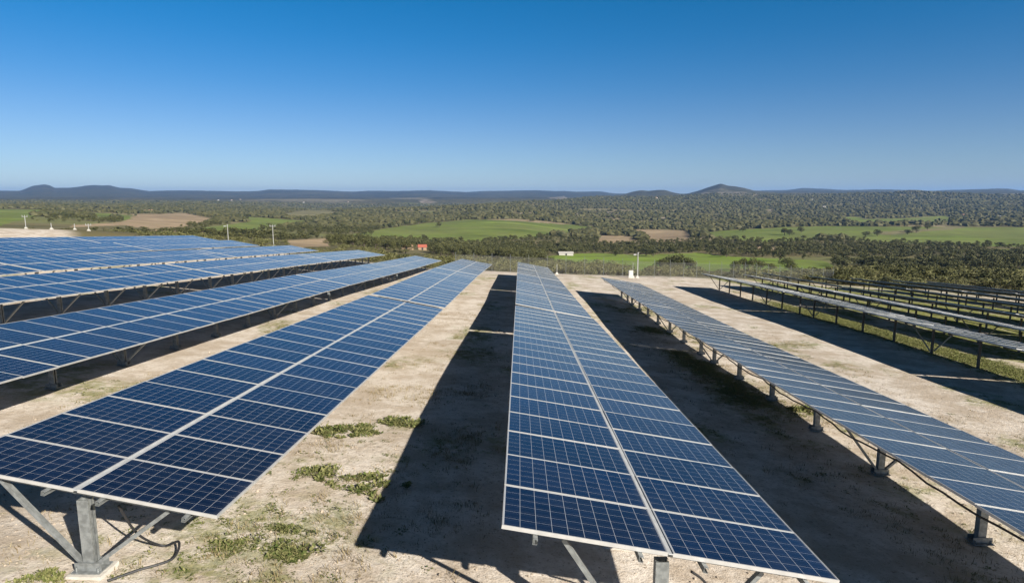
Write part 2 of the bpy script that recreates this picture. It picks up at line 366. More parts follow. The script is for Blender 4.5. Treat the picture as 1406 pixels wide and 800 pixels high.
NEAR_PEAKS = [(7.03, -0.00225), (8.44, 0.00224), (9.45, 0.00726), (10.21, 0.00947), (10.84, 0.00834), (11.78, 0.00996), (12.28, 0.00994), (13.03, 0.00606), (13.96, 0.00329), (14.57, 0.00602), (15.17, 0.00872), (16.06, 0.01409), (16.71, 0.01749), (16.94, 0.01833), (17.54, 0.01505), (18.13, 0.01392), (18.84, 0.01173), (19.6, 0.00797), (21.03, 0.00526), (22.44, 0.00104), (23.83, -0.00413)]
BUMP_HILL = [(28.75, -0.00394), (29.56, 0.00098), (30.02, 0.0068), (30.72, 0.00935), (31.33, 0.00928), (32.04, 0.0076), (33.18, 0.00562), (34.3, 0.00278), (35.83, -0.00363)]

def valley(az, D):
    A = np.array([v[0] for v in VALLEY]); Z = np.array([v[1] for v in VALLEY])
    fa = np.clip(np.interp(az, A, np.arange(len(A))), 0, len(A) - 1.001); ia = fa.astype(int); ta = fa - ia
    fd = np.clip(np.interp(np.log(D), np.log(VALLEY_D), np.arange(len(VALLEY_D))), 0, len(VALLEY_D) - 1.001); idd = fd.astype(int); td = fd - idd
    n = len(A) - 1; m = len(VALLEY_D) - 1
    def col(i):
        i = np.clip(i, 0, n)
        q = lambda k: Z[i, np.clip(k, 0, m)]
        return cubic(q(idd - 1), q(idd), q(idd + 1), q(idd + 2), td)
    return cubic(col(ia - 1), col(ia), col(ia + 1), col(ia + 2), ta)

def ridge(az, D, tab, D0, w0, w1):
    e = np.interp(az, [t[0] for t in tab], [t[1] for t in tab])       # tangent of elevation
    g = np.where(D < D0, np.exp(-((D - D0) / w0) ** 2), np.exp(-((D - D0) / w1) ** 2))
    return e * D0, g

def ground(x, y):
    x = np.asarray(x, float); y = np.asarray(y, float)
    D = np.maximum(np.hypot(x, y), .5); az = np.degrees(np.arctan2(x, y))
    zs = site(x, y)
    Dc = np.maximum(D, 80)
    zv = valley(az, Dc)
    zv = zv + fbm(x / 240, y / 240, 4, 3) * np.minimum(D * .006, 11) * sstep(120, 500, D) + fbm(x / 750, y / 750, 4, 29) * 26 * sstep(1300, 3000, D)
    for tab, D0, w0, w1 in ((NEAR_PEAKS, 4700, 750, 900), (BUMP_HILL, 4000, 600, 700), (FAR_RIDGE, 9000, 2300, 2500)):
        h, g = ridge(az, D, tab, D0, w0, w1)
        h = h + fbm(x / 500, y / 500, 4, 40) * D0 * .0038 * (h > -30)
        zv = zv + np.maximum(h - zv, 0) * g
    y1 = y - np.clip(x - 14, 0, 30) * .55
    out = np.maximum.reduce([sstep(72, 92, y1), sstep(74, 100, x), sstep(-52, -75, x)])
    far = sstep(-60, -200, y)
    z = zs * (1 - out) + zv * out
    z = z + fbm(x / 5., y / 5., 3, 9) * .10 * sstep(3, 10, D)
    xr = x - 10.9 - .35 * np.sin(y / 6.5)                       # wheel ruts of the service lane
    for c in (-.8, .8): z = z - .07 * np.exp(-((xr - c) / .17) ** 2) * sstep(.0, .25, vnoise(y / 4 + c, x * 0 + 3, 77) - .25) * (y > 5) * (1 - sstep(60, 70, y))
    return z
FIELDS = [
    ('green', [(-905,982),(-882,996),(-872,1026),(-862,1055),(-838,1069),(-660,850),(-538,679),(-422,519),(-368,441),(-311,364),(-314,353),(-319,344),(-393,425),(-499,540),(-698,756)]),
    ('green', [(-664,894),(-640,921),(-573,864),(-516,820),(-405,638),(-400,606),(-469,686),(-553,782),(-608,816)]),
    ('green', [(-560,1161),(-466,1071),(-382,969),(-329,933),(-277,747),(-259,641),(-234,535),(-233,500),(-231,466),(-280,534),(-316,637),(-347,740),(-369,836),(-448,989)]),
    ('green', [(-124,395),(-141,471),(-158,558),(-167,658),(-170,760),(-162,821),(-149,877),(-142,998),(-104,1082),(-62,1026),(-26,995),(9,999),(45,1028),(75,1036),(104,1025),(108,975),(68,870),(37,746),(14,667),(-5,629),(-23,598),(-38,573),(-53,549),(-69,546),(-86,540),(-101,533),(-104,461),(-111,426)]),
    ('green', [(217,792),(279,872),(315,900),(349,918),(389,947),(425,955),(466,974),(487,958),(508,943),(531,933),(558,931),(582,925),(607,921),(639,927),(663,922),(687,917),(705,905),(732,900),(765,902),(791,895),(702,794),(624,706),(555,627),(502,566),(464,522),(447,524),(429,525),(411,526),(402,535),(391,541),(378,546),(365,552),(357,566),(348,580),(337,593),(326,607),(328,637),(330,672),(295,645),(265,626),(234,601),(217,633),(209,691)]),
    ('green', [(721,1475),(771,1475),(691,1308),(755,1349),(816,1382),(900,1442),(986,1499),(795,1197),(722,1141),(656,1089),(599,1064),(557,1065),(627,1254)]),
    ('green', [(483,1346),(491,1232),(457,1180),(435,1213)]),
    ('green', [(364,514),(379,508),(388,496),(400,492),(410,486),(365,433),(348,428),(332,424),(332,442),(330,459)]),
    ('olive', [(-528,1303),(-563,1512),(-845,2483),(-435,1481),(-374,1137),(-392,1043)]),
    ('olive', [(417,771),(454,794),(497,823),(561,881),(630,940),(634,915),(550,834),(483,771),(446,748),(403,714)]),
    ('tan', [(-568,902),(-616,1026),(-686,1202),(-680,1258),(-489,944),(-409,827),(-367,725),(-320,597),(-273,481),(-259,422),(-307,473),(-291,422),(-276,377),(-310,426),(-334,485),(-368,568),(-466,728)]),
    ('tan', [(-131,340),(-140,398),(-142,447),(-116,365),(-76,238),(-62,178),(-51,135),(-79,208)]),
    ('tan', [(149,934),(177,975),(210,971),(236,940),(205,782),(183,702),(164,636),(132,643),(145,769)]),
    ('tan', [(95,799),(126,791),(122,661),(91,616),(71,638),(82,712)]),
    ('tan', [(-22,572),(-4,589),(15,613),(35,638),(41,609),(21,587),(3,561),(-14,539)]),
    ('tan', [(198,549),(218,531),(201,501),(184,518)]),
    ('tan', [(200,520),(216,531),(193,481),(182,481)]),
    ('tan', [(-259,422),(-253,451),(-224,396),(-218,358)]),
    ('tan', [(-238,450),(-230,475),(-204,421),(-200,376)]),
    ('meadow', [(11,410),(31,456),(56,494),(68,478),(79,459),(96,465),(113,470),(130,473),(137,425),(147,412),(156,400),(167,388),(177,375),(150,307),(121,262),(95,217),(89,218),(83,218),(76,218),(70,221),(65,225),(52,211),(39,189),(41,231),(39,262),(34,282),(29,303),(21,319),(8,320)]),
    ('rock', [(-615,3604),(-589,3847),(-495,3495),(-555,3363)]),
    ('rock', [(1069,3569),(1253,3695),(1262,3330),(1014,2799),(940,2816),(881,2883)]),
    ('rock', [(155,4930),(372,6177),(253,3269),(170,3477)]),
    ('rock', [(-34,1305),(21,1452),(27,1338),(-17,1194)]),
    ('rock', [(88,1451),(157,1756),(138,1453),(90,1362)]),
    ('rock', [(321,1379),(356,1332),(384,1272),(327,1124),(305,1276)]),
    ('rock', [(227,1835),(270,1772),(219,1490),(186,1529)]),
    ('rock', [(683,1823),(746,1922),(689,1741),(649,1729)]),
    ('rock', [(-1288,1809),(-1271,1848),(-914,1317),(-925,1305)]),
    ('rock', [(1071,1501),(1073,1447),(979,1325),(976,1367)]),
    ('rock', [(1074,3880),(1089,3778),(943,3271),(950,3474)]),
    ('rock', [(268,1478),(309,1470),(343,1437),(298,1278),(253,1354)]),
    ('rock', [(943,2602),(1009,2661),(902,2363),(875,2397)]),
]
# ------------------------------------------------------------------ ground sheet
def in_poly(x, y, poly):
    r = np.zeros(x.shape, bool); n = len(poly)
    px = np.array([p[0] for p in poly], float); py = np.array([p[1] for p in poly], float)
    bb = (x > px.min()) & (x < px.max()) & (y > py.min()) & (y < py.max())
    if not bb.any(): return r
    xs, ys = x[bb], y[bb]; q = np.zeros(xs.shape, bool)
    for i in range(n):
        x0, y0, x1, y1 = px[i], py[i], px[(i + 1) % n], py[(i + 1) % n]
        if y0 == y1: continue
        q ^= ((ys > y0) != (ys > y1)) & (xs < (x1 - x0) * (ys - y0) / (y1 - y0) + x0)
    r[bb] = q; return r

KIND_COL = {'green': (.155, .20, .036), 'olive': (.20, .18, .085), 'tan': (.37, .27, .17), 'meadow': (.155, .225, .024), 'rock': (.40, .33, .27)}
def cover_at(x, y):
    """0 scrub, 1.. index of the field kind"""
    D = np.hypot(x, y); w = np.minimum(D * .012, 18)
    xx = x + fbm(x / 35, y / 35, 3, 71) * w; yy = y + fbm(x / 35, y / 35, 3, 83) * w * 1.6
    k = np.zeros(x.shape, int); keys = list(KIND_COL)
    for kind, poly in FIELDS: k[in_poly(xx, yy, poly)] = keys.index(kind) + 1
    return k

def clearing(x, y):
    """open patches of rough grass and bare earth in the woodland, drawn out along the contours"""
    D = np.hypot(x, y)
    return sstep(.10, .17, fbm(x / 210, y / 95, 4, 201) - .05 * sstep(1800, 2600, D)) * sstep(230, 320, D)

def site_mask(x, y):
    az = np.degrees(np.arctan2(x, y)); D = np.hypot(x, y)
    j = fbm(x / 9, y / 9, 3, 5) * 7
    s = (1 - sstep(78, 84, y + j - np.clip(x - 14, 0, 22) * .3)) * (1 - sstep(57, 63, x + j)) * (1 - sstep(50, 60, -x + j))
    bank = (1 - sstep(-37.2, -35.6, az + j * .12)) * sstep(-44, -42, az) * (1 - sstep(118, 124, D + j)) * sstep(70, 80, D)
    return np.maximum(s, bank)

def veg_mask(x, y):
    """how weedy the bare soil is"""
    v = sstep(.05, .22, fbm(x / 2.2, y / 2.6, 4, 21)) * .5
    band = lambda c, w: np.exp(-((x - c) / w) ** 2)
    n = fbm(x / 3.1, y / 3.1, 3, 33)
    v = np.maximum(v, band(7.0, 1.0) * sstep(-.10, .12, n) * .95 * sstep(8, 12, y) * (1 - sstep(34, 42, y)))
    v = np.maximum(v, band(20.2, 1.35) * sstep(-.45, -.25, n) * (1 - sstep(44, 60, y)) * 1.15)
    for c in (25.9, 31.6, 37.3, 43, 48.7): v = np.maximum(v, band(c, 1.7) * sstep(-.4, -.15, n))
    v = np.maximum(v, band(-2.6, 1.1) * sstep(.0, .18, n) * .9 * (1 - sstep(15, 19, y)))
    v = np.maximum(v, .8 * sstep(-.2, .05, n) * sstep(21.5, 23, x) * (1 - .6 * sstep(44, 52, y)))
    lane = band(9.8, 1.5) * sstep(.02, .2, n) * sstep(15, 20, y); v = np.maximum(v, lane * .7)
    v = np.maximum(v, band(-9.6, .6) * sstep(-.02, .2, n) * .8)
    v = np.maximum(v, sstep(.1, .3, n) * .7 * sstep(60, 70, y))
    return np.clip(v, 0, 1) * sstep(2, 4, np.hypot(x, y))

def build_ground():
    front = np.arange(-50, 50.01, .15); back = np.concatenate([np.arange(52, 180, 3), np.arange(-180, -51, 3)])
    ang = np.radians(np.concatenate([front, back])); na = len(ang)
    rr = .8 * 1.0155 ** np.arange(0, 640); rr = rr[rr < 14500]; nr = len(rr)
    A, R = np.meshgrid(ang, rr); x = (np.sin(A) * R).ravel(); y = (np.cos(A) * R).ravel()
    z = ground(x, y)
    V = np.stack([x, y, z], -1); V = np.vstack([V, [[0, 0, float(ground(np.array([0.]), np.array([0.]))[0])]]])
    i = np.arange(nr - 1)[:, None]; j = np.arange(na)[None]; j2 = (j + 1) % na
    q = np.stack([i * na + j, (i + 1) * na + j, (i + 1) * na + j2, i * na + j2], -1).reshape(-1, 4)[:, ::-1]
    c = len(V) - 1; jj = np.arange(na)
    fan = np.stack([np.full(na, c), jj, (jj + 1) % na, (jj + 1) % na], -1)
    o = mesh_obj('ground', V, q, M['ground'], smooth=True)
    # close the small hole under the camera
    k = cover_at(x, y); D = np.hypot(x, y)
    n = fbm(x / 60, y / 60, 4, 51); m = fbm(x / 14, y / 14, 3, 57)
    base = np.array([.105, .098, .042]) + (np.clip(n + .5, 0, 1) ** 2)[:, None] * np.array([.16, .115, .065]) + m[:, None] * .06
    base = base * (1 - (.66 - .55 * np.clip(fbm(x / 260, y / 520, 4, 15), -.2, .4)) * sstep(2600, 4300, D))[:, None]
    base = np.clip(base, .02, 1)
    pt = np.maximum(sstep(.10, .26, fbm(x / 420, y / 620, 4, 63)), .8 * sstep(.16, .30, fbm(x / 130, y / 200, 3, 67)))[:, None] * (sstep(2300, 3000, D) * (1 - .75 * sstep(4300, 5500, D)))[:, None]
    base = base * (1 - pt) + np.array([.20, .175, .125]) * pt
    cl = clearing(x, y)[:, None] * (1 - sstep(3200, 4200, D))[:, None]; tn = sstep(-.12, .12, fbm(x / 330, y / 240, 2, 207))[:, None]
    base = base * (1 - cl) + (np.array([.17, .175, .06]) * (1 - tn) + np.array([.30, .235, .14]) * tn) * (1 + m[:, None] * .5) * cl
    near = (sstep(90, 130, D) * (1 - sstep(260, 420, D)))[:, None]
    base = base * (1 - near * .25)
    colr = base.copy()
    for q_, kind in enumerate(KIND_COL):
        mk = k == q_ + 1
        cc = np.array(KIND_COL[kind]); s = 1 + (n[mk] * 1.1 + m[mk] * .5)[:, None] * (.6 if kind != 'rock' else 1.2)
        st = fbm(x[mk] / 400 + 3, y[mk] / 22, 3, 91)[:, None]            # long faint drill lines and swards
        st = st + .12 * np.sin((x[mk] * .35 + y[mk]) / 4.2 + fbm(x[mk] / 90, y[mk] / 90, 2, 95) * 6)[:, None] * (D[mk] < 1100)[:, None]
        colr[mk] = np.clip(cc * s * (1 + st * .7), .01, 1) + (st * np.array([.05, .02, .01]) if kind == 'green' else 0)
    rk = k == 5; q5 = np.clip((fbm(x[rk] / 40, y[rk] / 90, 4, 19) + .12) * 4, 0, 1)[:, None]; colr[rk] = base[rk] * (1 - q5) + colr[rk] * .72 * q5
    ac = np.ones((len(V), 4), np.float32); ac[:-1, :3] = colr
    a2 = np.zeros((len(V), 4), np.float32); a2[:-1, 0] = site_mask(x, y); a2[:-1, 1] = veg_mask(x, y)
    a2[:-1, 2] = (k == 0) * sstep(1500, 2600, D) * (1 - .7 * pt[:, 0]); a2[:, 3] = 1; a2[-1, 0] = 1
    me = o.data
    for nm, arr in (('cover', ac), ('cover2', a2)):
        at = me.color_attributes.new(nm, 'FLOAT_COLOR', 'POINT'); at.data.foreach_set('color', arr.ravel())
    tag(o, kind='structure')
    return o
build_ground()

hz = MB(); hz.box(-15000, 15000, -15000, 15000, -160, 185)
ht = NT('haze_air'); ht.t.nodes.remove(ht.b)
pv = ht.n('ShaderNodeVolumePrincipled'); pv.inputs['Color'].default_value = (.24, .50, 1, 1); pv.inputs['Density'].default_value = 6.5e-5; pv.inputs['Anisotropy'].default_value = .1
ht.l(pv.outputs[0], ht.t.nodes['Material Output'].inputs['Volume'])
tag(hz.build('haze', ht.mat), kind='stuff')

# ------------------------------------------------------------------ solar tables
PW, PL, PITCH, NM = 1.64, .998, 1.01, 20          # module size across / along the row, pitch, modules per table
GAPX = .05                                       # gap between upper and lower module
TH = .04
def glass_parts():
    mb = MB(); i = .012
    V = [(i, i, -.003), (PW - i, i, -.003), (PW - i, PL - i, -.003), (i, PL - i, -.003), (i, i, -.012), (PW - i, i, -.012), (PW - i, PL - i, -.012), (i, PL - i, -.012)]
    Fa = [(0, 1, 2, 3), (7, 6, 5, 4)]
    uv = [(V[a][0], V[a][1]) for f in Fa for a in f]
    return V, Fa, [0, 1], uv
def frame_mb(lip=.013):
    mb = MB()
    mb.box(0, PW, 0, lip, -TH, 0); mb.box(0, PW, PL - lip, PL, -TH, 0)
    mb.box(0, lip, lip, PL - lip, -TH, 0); mb.box(PW - lip, PW, lip, PL - lip, -TH, 0)
    return mb
HIDE = []
def proto(o): HIDE.append(o); return o
V, Fa, mi, uv = glass_parts()
panel_near = proto(mesh_obj('solar_panel', V, Fa, [M['cells'], M['backsheet']], None, mi, False, uv))
fr = frame_mb().build('panel_frame', M['frame'], panel_near)
fb = frame_mb(); n0 = len(V)
V2 = V + fb.v; F2 = Fa + [tuple(n0 + i for i in f) for f in fb.f]; mi2 = mi + [2] * len(fb.f)
uv2 = [(V2[a][0], V2[a][1]) for f in F2 for a in f]
panel_far = proto(mesh_obj('solar_panel', V2, F2, [M['cells'], M['backsheet'], M['frame']], None, mi2, False, uv2))

def cee(w, d, t, lip):                            # outline of a lipped C section
    return [(-w / 2, -d / 2), (w / 2, -d / 2), (w / 2, -d / 2 + lip), (w / 2 - t, -d / 2 + lip), (w / 2 - t, -d / 2 + t), (-w / 2 + t, -d / 2 + t),
            (-w / 2 + t, d / 2 - t), (w / 2 - t, d / 2 - t), (w / 2 - t, d / 2 - lip), (w / 2, d / 2 - lip), (w / 2, d / 2), (-w / 2, d / 2)]
pm = MB(); pm.prism([(a, b) for a, b in cee(.135, .11, .012, .03)], 2, -2.0, 0)
post_p = proto(pm.build('post', M['steel'])); post_d = proto(pm.build('post', M['shade_steel']))
bp = MB(); bp.box(-.17, .17, -.13, .13, 0, .014)
for sx in (-1, 1):
    for sy in (-1, 1): bp.tube([(sx * .13, sy * .09, .01), (sx * .13, sy * .09, .06)], .011, 6)
bp.box(-.16, .16, .066, .076, .014, .11); bp.box(-.16, .16, -.076, -.066, .014, .11)
plate_p = proto(bp.build('base_plate', M['steel']))
fm = MB(); fm.box(-.21, .21, -.17, .17, -.35, 0); foot_p = proto(fm.build('footing', M['concrete']))
bm = MB(); bm.prism(cee(.06, .045, .006, .012), 2, 0, 1); brace_p = proto(bm.build('brace', M['steel']))
LT = NM * PITCH
um = MB(); um.prism([(a, b) for a, b in cee(.045, .055, .004, .014)], 1, -.09, LT + .07); purlin_p = proto(um.build('purlin', M['steel']))
cm = MB(); cm.box(-.024, .024, 0, LT - .03, -.018, -.010); cover_p = proto(cm.build('seam_rail', M['rail']))
rm = MB(); rm.prism([(b, a) for a, b in cee(.05, .09, .006, .018)], 0, -1.38, 1.38); rafter_p = proto(rm.build('rafter', M['steel'])); rafter_d = proto(rm.build('rafter', M['shade_steel']))

def bar_matrix(a, b, side):
    z = (b - a); L = z.length; z.normalize(); x = side - z * side.dot(z); x.normalize(); y = z.cross(x)
    m = Matrix((x, y, z)).transposed().to_4x4(); m.translation = a
    return m @ Matrix.Diagonal((1, 1, L, 1))

def ground1(x, y): return float(ground(np.array([x]), np.array([y]))[0])

def make_table(row, y0, tilt, label, detail, cable=False, nm=NM):
    """detail 3: framed panels, plates and braces; 2: braces; 1: posts only"""
    LT = nm * PITCH; y1 = y0 + LT; ym = (y0 + y1) / 2
    p0 = Vector((float(row_x(row, y0)), y0, float(row_z(row, y0)))); p1 = Vector((float(row_x(row, y1)), y1, float(row_z(row, y1))))
    d = (p1 - p0).normalized(); t = math.radians(tilt)
    e = Vector((d.y * math.cos(t), -d.x * math.cos(t), -math.sin(t))); e -= d * e.dot(d); e.normalize(); n = e.cross(d)
    gx = float(row_x(row, ym)); base = Vector((gx, ym, ground1(gx, ym)))
    root = empty('solar_table', base); tag(root, label, 'solar table', 'rows of tilted solar tables')
    F = Matrix((e, d, n)).transposed().to_4x4(); F.translation = p0
    F = Matrix.Translation(-base) @ F                                  # table frame, relative to the root
    pp = panel_near if detail == 3 else panel_far
    for k in range(nm):
        for s in (0, 1):
            x = -PW - GAPX / 2 if s == 0 else GAPX / 2
            jit = Matrix.Rotation(random.gauss(0, .0026), 4, 'X') @ Matrix.Rotation(random.gauss(0, .0020), 4, 'Y')
            dup(pp, root, F @ Matrix.Translation((x, k * PITCH + (PITCH - PL) / 2, random.gauss(0, .0022))) @ jit)
    for x in (-1.33, -.30, .33, 1.33):
        dup(purlin_p, root, F @ Matrix.Translation((x, 0, -TH - .033)) @ Matrix.Diagonal((1, nm / NM, 1, 1)))
    dup(cover_p, root, F @ Matrix.Diagonal((1, nm / NM, 1, 1)))
    s0, ds = POSTS.get(row, (1.6, 2.83)); np_ = int((LT - s0) / ds + 1.02)
    for k in range(np_):
        s = s0 + k * ds
        o = F @ Vector((0, s, -.20)); top = o + base
        g = ground1(top.x, top.y)
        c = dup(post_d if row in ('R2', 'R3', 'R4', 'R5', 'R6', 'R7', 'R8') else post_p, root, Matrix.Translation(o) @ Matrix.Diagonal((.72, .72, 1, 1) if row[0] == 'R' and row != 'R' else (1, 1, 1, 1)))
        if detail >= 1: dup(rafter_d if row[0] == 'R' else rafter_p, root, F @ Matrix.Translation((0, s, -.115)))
        if detail == 3:
            h = top.z - g
            q = dup(plate_p, c, Matrix.Translation((0, 0, -h + .05)))
            if row in ('A', 'C'): dup(foot_p, c, Matrix.Translation((0, 0, -h + .045)))
        if detail >= 2 and (row not in ('R', 'R2', 'R3', 'R4', 'B') or k % 4 == 2):
            for sx in (-1, 1):
                a = Vector((o.x + sx * .085, o.y - .02, g - base.z + .13)); b = F @ Vector((sx * 1.02, s, -.15))
                dup(brace_p, root, bar_matrix(a, b, Vector((0, 1, 0))))
    if cable:
        cb = MB(); pts = []
        N = (np_ - 1) * 8
        for i in range(N + 1):
            s = s0 + ds * i / 8; ph = (i % 8) / 8
            sag = (.04) + .09 * (4 * ph * (1 - ph)) * (.6 + .5 * random.random() * (i % 8 > 0))
            pts.append(F @ Vector((-1.52, s, -.07 - sag)))
        cb.tube(pts, .017, 5); cb.build('cable', M['cable'], root)
    return root

WHERE = {'C': 'in the central row beside the long dark shadow', 'A': 'in the first row left of the sandy weedy lane', 'B': 'in the second row left of the sandy lane',
         'L3': 'in the third row left of the sandy lane', 'L4': 'in the fourth row left of the sandy lane', 'L5': 'in the fifth row left of the sandy lane', 'L6': 'in the outermost row by the pale earth bank',
         'R': 'in the row right of the shaded lane', 'R2': 'in the edge-on row over the grass strip', 'R3': 'in the second edge-on row on the right', 'R4': 'in the third edge-on row on the right',
         'R5': 'in the fourth edge-on row on the right', 'R6': 'in the fifth edge-on row on the right', 'R7': 'in the sixth edge-on row on the right', 'R8': 'in the last edge-on row on the right'}
PLACE = {1: ['solar table'], 2: ['near solar table', 'far solar table'], 3: ['near solar table', 'middle solar table', 'far solar table'],
         4: ['nearest solar table', 'second solar table', 'third solar table', 'farthest solar table']}
POSTS = {'B': (1.07, 2.83), 'A': (.2, 2.83), 'C': (.25, 2.83), 'R': (.95, 3.05), 'R2': (.95, 3.05)}
TABLES = [('C', (5.66, 26.25, 46.85), (9.4, 10.8, 10.6), (3, 3, 2), 0), ('A', (6.66, 27.35, 47.95), (10.5, 10.5, 10.5), (3, 3, 2), 0),
          ('B', (11.45, 36.89, 57.29), (10.5,) * 3, (3, 2, 2), 0), ('R', (6.2, 26.43, 46.68), (9.2,) * 3, (3, 3, 2), 1),
          ('L3', (14.3, 34.75, 55.2), (10.4,) * 3, (2,) * 3, 0), ('L4', (9.5, 29.9, 50.3), (10.4,) * 3, (2, 2, 2), 0),
          ('L5', (29.4, 49.8), (10.4,) * 2, (1,) * 2, 0), ('L6', (33.4, 53.8), (10.4,) * 2, (1,) * 2, 0),
          ('R2', (1.8, 22.2, 42.6), (8.8,) * 3, (2, 2, 2), 1), ('R3', (26.9, 47.3), (9.2,) * 2, (2,) * 2, 1), ('R4', (16.6, 37, 57.4), (10.3,) * 3, (2,) * 3, 0),
          ('R5', (36.8, 57.2), (10.3,) * 2, (1,) * 2, 0), ('R6', (37.8, 58.2), (10.3,) * 2, (1,) * 2, 0), ('R7', (38.8, 59.2), (10.3,) * 2, (1,) * 2, 0), ('R8', (40.8, 61.2), (10.3,) * 2, (1,) * 2, 0)]
for row, ys, tl, dt, cab in TABLES:
    for i, (y0, ti, de) in enumerate(zip(ys, tl, dt)):
        make_table(row, y0, ti, '%s of blue panels %s' % (PLACE[len(ys)][i], WHERE[row]), de, bool(cab), {('R', 2): 5, ('B', 0): 25}.get((row, i), NM))
for o in HIDE:
    for ch in list(o.children): bpy.data.objects.remove(ch)
    bpy.data.objects.remove(o)

# ------------------------------------------------------------------ trees, scrub and weeds
def leaf_cloud(n, lobes, size, seed, flat=.75):
    """n small leaf-spray quads spread through a set of lobes (centre, radius)"""
    r = np.random.default_rng(seed); V = []
    wts = np.array([l[1] ** 2 for l in lobes]); wts = wts / wts.sum()
    for _ in range(n):
        c, R = lobes[r.choice(len(lobes), p=wts)]
        d = r.normal(size=3); d /= np.linalg.norm(d)
        p = np.array(c) + d * R * np.array([1, 1, flat]) * (r.uniform(.35, 1.08) ** .5)
        nn = d + r.normal(size=3) * .55; nn /= np.linalg.norm(nn)
        a = np.cross(nn, r.normal(size=3)); a /= np.linalg.norm(a); b = np.cross(nn, a)
        s = size * r.uniform(.6, 1.35); q = s * r.uniform(.6, 1.)
        V += [p - a * s - b * q * .3, p - b * q, p + a * s + b * q * .2, p + b * q]
    V = np.array(V); return V, np.arange(len(V)).reshape(-1, 4)

def lobes_round(seed, n, h=1.0):
    r = np.random.default_rng(seed); L = []
    for k in range(n):
        a = r.uniform(0, 6.28); q = r.uniform(.08, .32); zz = r.uniform(.20, .80) * h
        L.append(((math.cos(a) * q, math.sin(a) * q, zz), r.uniform(.15, .25)))
    L.append(((0, 0, .62 * h), .27)); return L
def lobes_bush(seed, n):
    r = np.random.default_rng(seed)
    return [((r.uniform(-.4, .4), r.uniform(-.4, .4), r.uniform(.18, .55)), r.uniform(.18, .30)) for _ in range(n)]

def trunk_mb(seed, top=.55):
    r = random.Random(seed); mb = MB(); bx, by = r.uniform(-.04, .04), r.uniform(-.04, .04)
    mb.tube([(0, 0, -.06), (bx * .5, by * .5, top * .35), (bx, by, top)], [.035, .027, .012], 6)
    for k in range(4):
        a = r.uniform(0, 6.28); z0 = top * r.uniform(.4, .85); q = r.uniform(.15, .28)
        mb.tube([(bx * .7, by * .7, z0), (math.cos(a) * q * .5, math.sin(a) * q * .5, z0 + .1), (math.cos(a) * q, math.sin(a) * q, z0 + .2)], [.014, .010, .004], 5)
    return mb

CROWN = {'tree': [leaf_cloud(1100, lobes_round(s, 9), .029, s) for s in range(4)], 'bush': [leaf_cloud(900, lobes_bush(20 + s, 7), .030, 20 + s, 1.) for s in range(3)]}
CROWN_M = {k: [mesh_obj('crown', v, f, M['leaf' if k == 'tree' else 'bush'], link=False).data for v, f in L] for k, L in CROWN.items()}
TRUNK_M = {'tree': [trunk_mb(s).build('trunk', M['bark']) for s in range(4)], 'bush': [trunk_mb(30 + s, .4).build('trunk', M['bark']) for s in range(3)]}
for k in TRUNK_M:
    L = []
    for o in TRUNK_M[k]: L.append(o.data); bpy.data.objects.remove(o)
    TRUNK_M[k] = L

def plant_tree(kind, x, y, h, w, label, group, z=None):
    i = RNG.integers(len(CROWN_M[kind])); z = ground1(x, y) if z is None else z
    root = empty('pine_tree' if kind == 'tree' else 'scrub_bush', (x, y, z - .05), RNG.uniform(0, 6.28))
    tag(root, label, 'tree' if kind == 'tree' else 'bush', group)
    S = Matrix.Diagonal((w, w * RNG.uniform(.85, 1.15), h, 1))
    for nm, me in (('crown', CROWN_M[kind][i]), ('trunk', TRUNK_M[kind][i])):
        o = bpy.data.objects.new(nm, me); COL.objects.link(o); o.parent = root; o.matrix_local = S
    return root

LONE = [(-142.9, 549.8, 6.5, 8, 'lone dark tree on the left end of the big green field, nearer its hedge'), (-144.5, 582.6, 6.5, 8.5, 'lone dark tree in the green field just behind another lone tree'),
        (-110.4, 795.1, 8, 9, 'small lone tree high up on the big central green field'), (277.3, 809.5, 7, 11, 'round bush clump on the left edge of the right hand green field'),
        (291.3, 714, 10, 12, 'widest of the dark trees standing out in the right hand green field'), (293.6, 705.8, 9, 10, 'dark tree leaning against the widest tree of the right hand field'),
        (333, 767.5, 8.5, 11, 'single round tree just behind the widest tree of the right hand field'), (369, 690.5, 7, 10, 'brownish round bush on the near edge of the right hand green field'),
        (389.2, 703.2, 9, 11, 'round lone tree near the tan stripe of the right hand green field'), (444.5, 741.3, 6, 15, 'low wide bush in the line of trees across the far right field'),
        (470.2, 767, 10, 14, 'middle tree of the short line across the far right field'), (521.2, 828.1, 10, 12, 'last and highest tree of the short line across the far right field'),
        (85.3, 445.8, 7.5, 11, 'dark tree pair, nearer one, out in the bright green meadow'), (88.4, 435.5, 7, 8, 'tree beside the dark pair out in the bright green meadow'),
        (104.8, 447.5, 8, 8, 'lighter round tree on the far edge of the bright green meadow'), (133, 417.6, 7.5, 9.5, 'pale green round tree alone on the bright green meadow'),
        (148.8, 369.6, 10, 11, 'dark tree on the right far corner of the bright green meadow'), (129, 310.3, 5, 9, 'low dark bush out on the right part of the bright meadow'),
        (64, 448.8, 4.5, 10, 'low bush row in the middle of the bright green meadow')]
for x, y, h, w, lab in LONE: plant_tree('tree', x, y, h, w, lab, 'lone trees out in the fields')

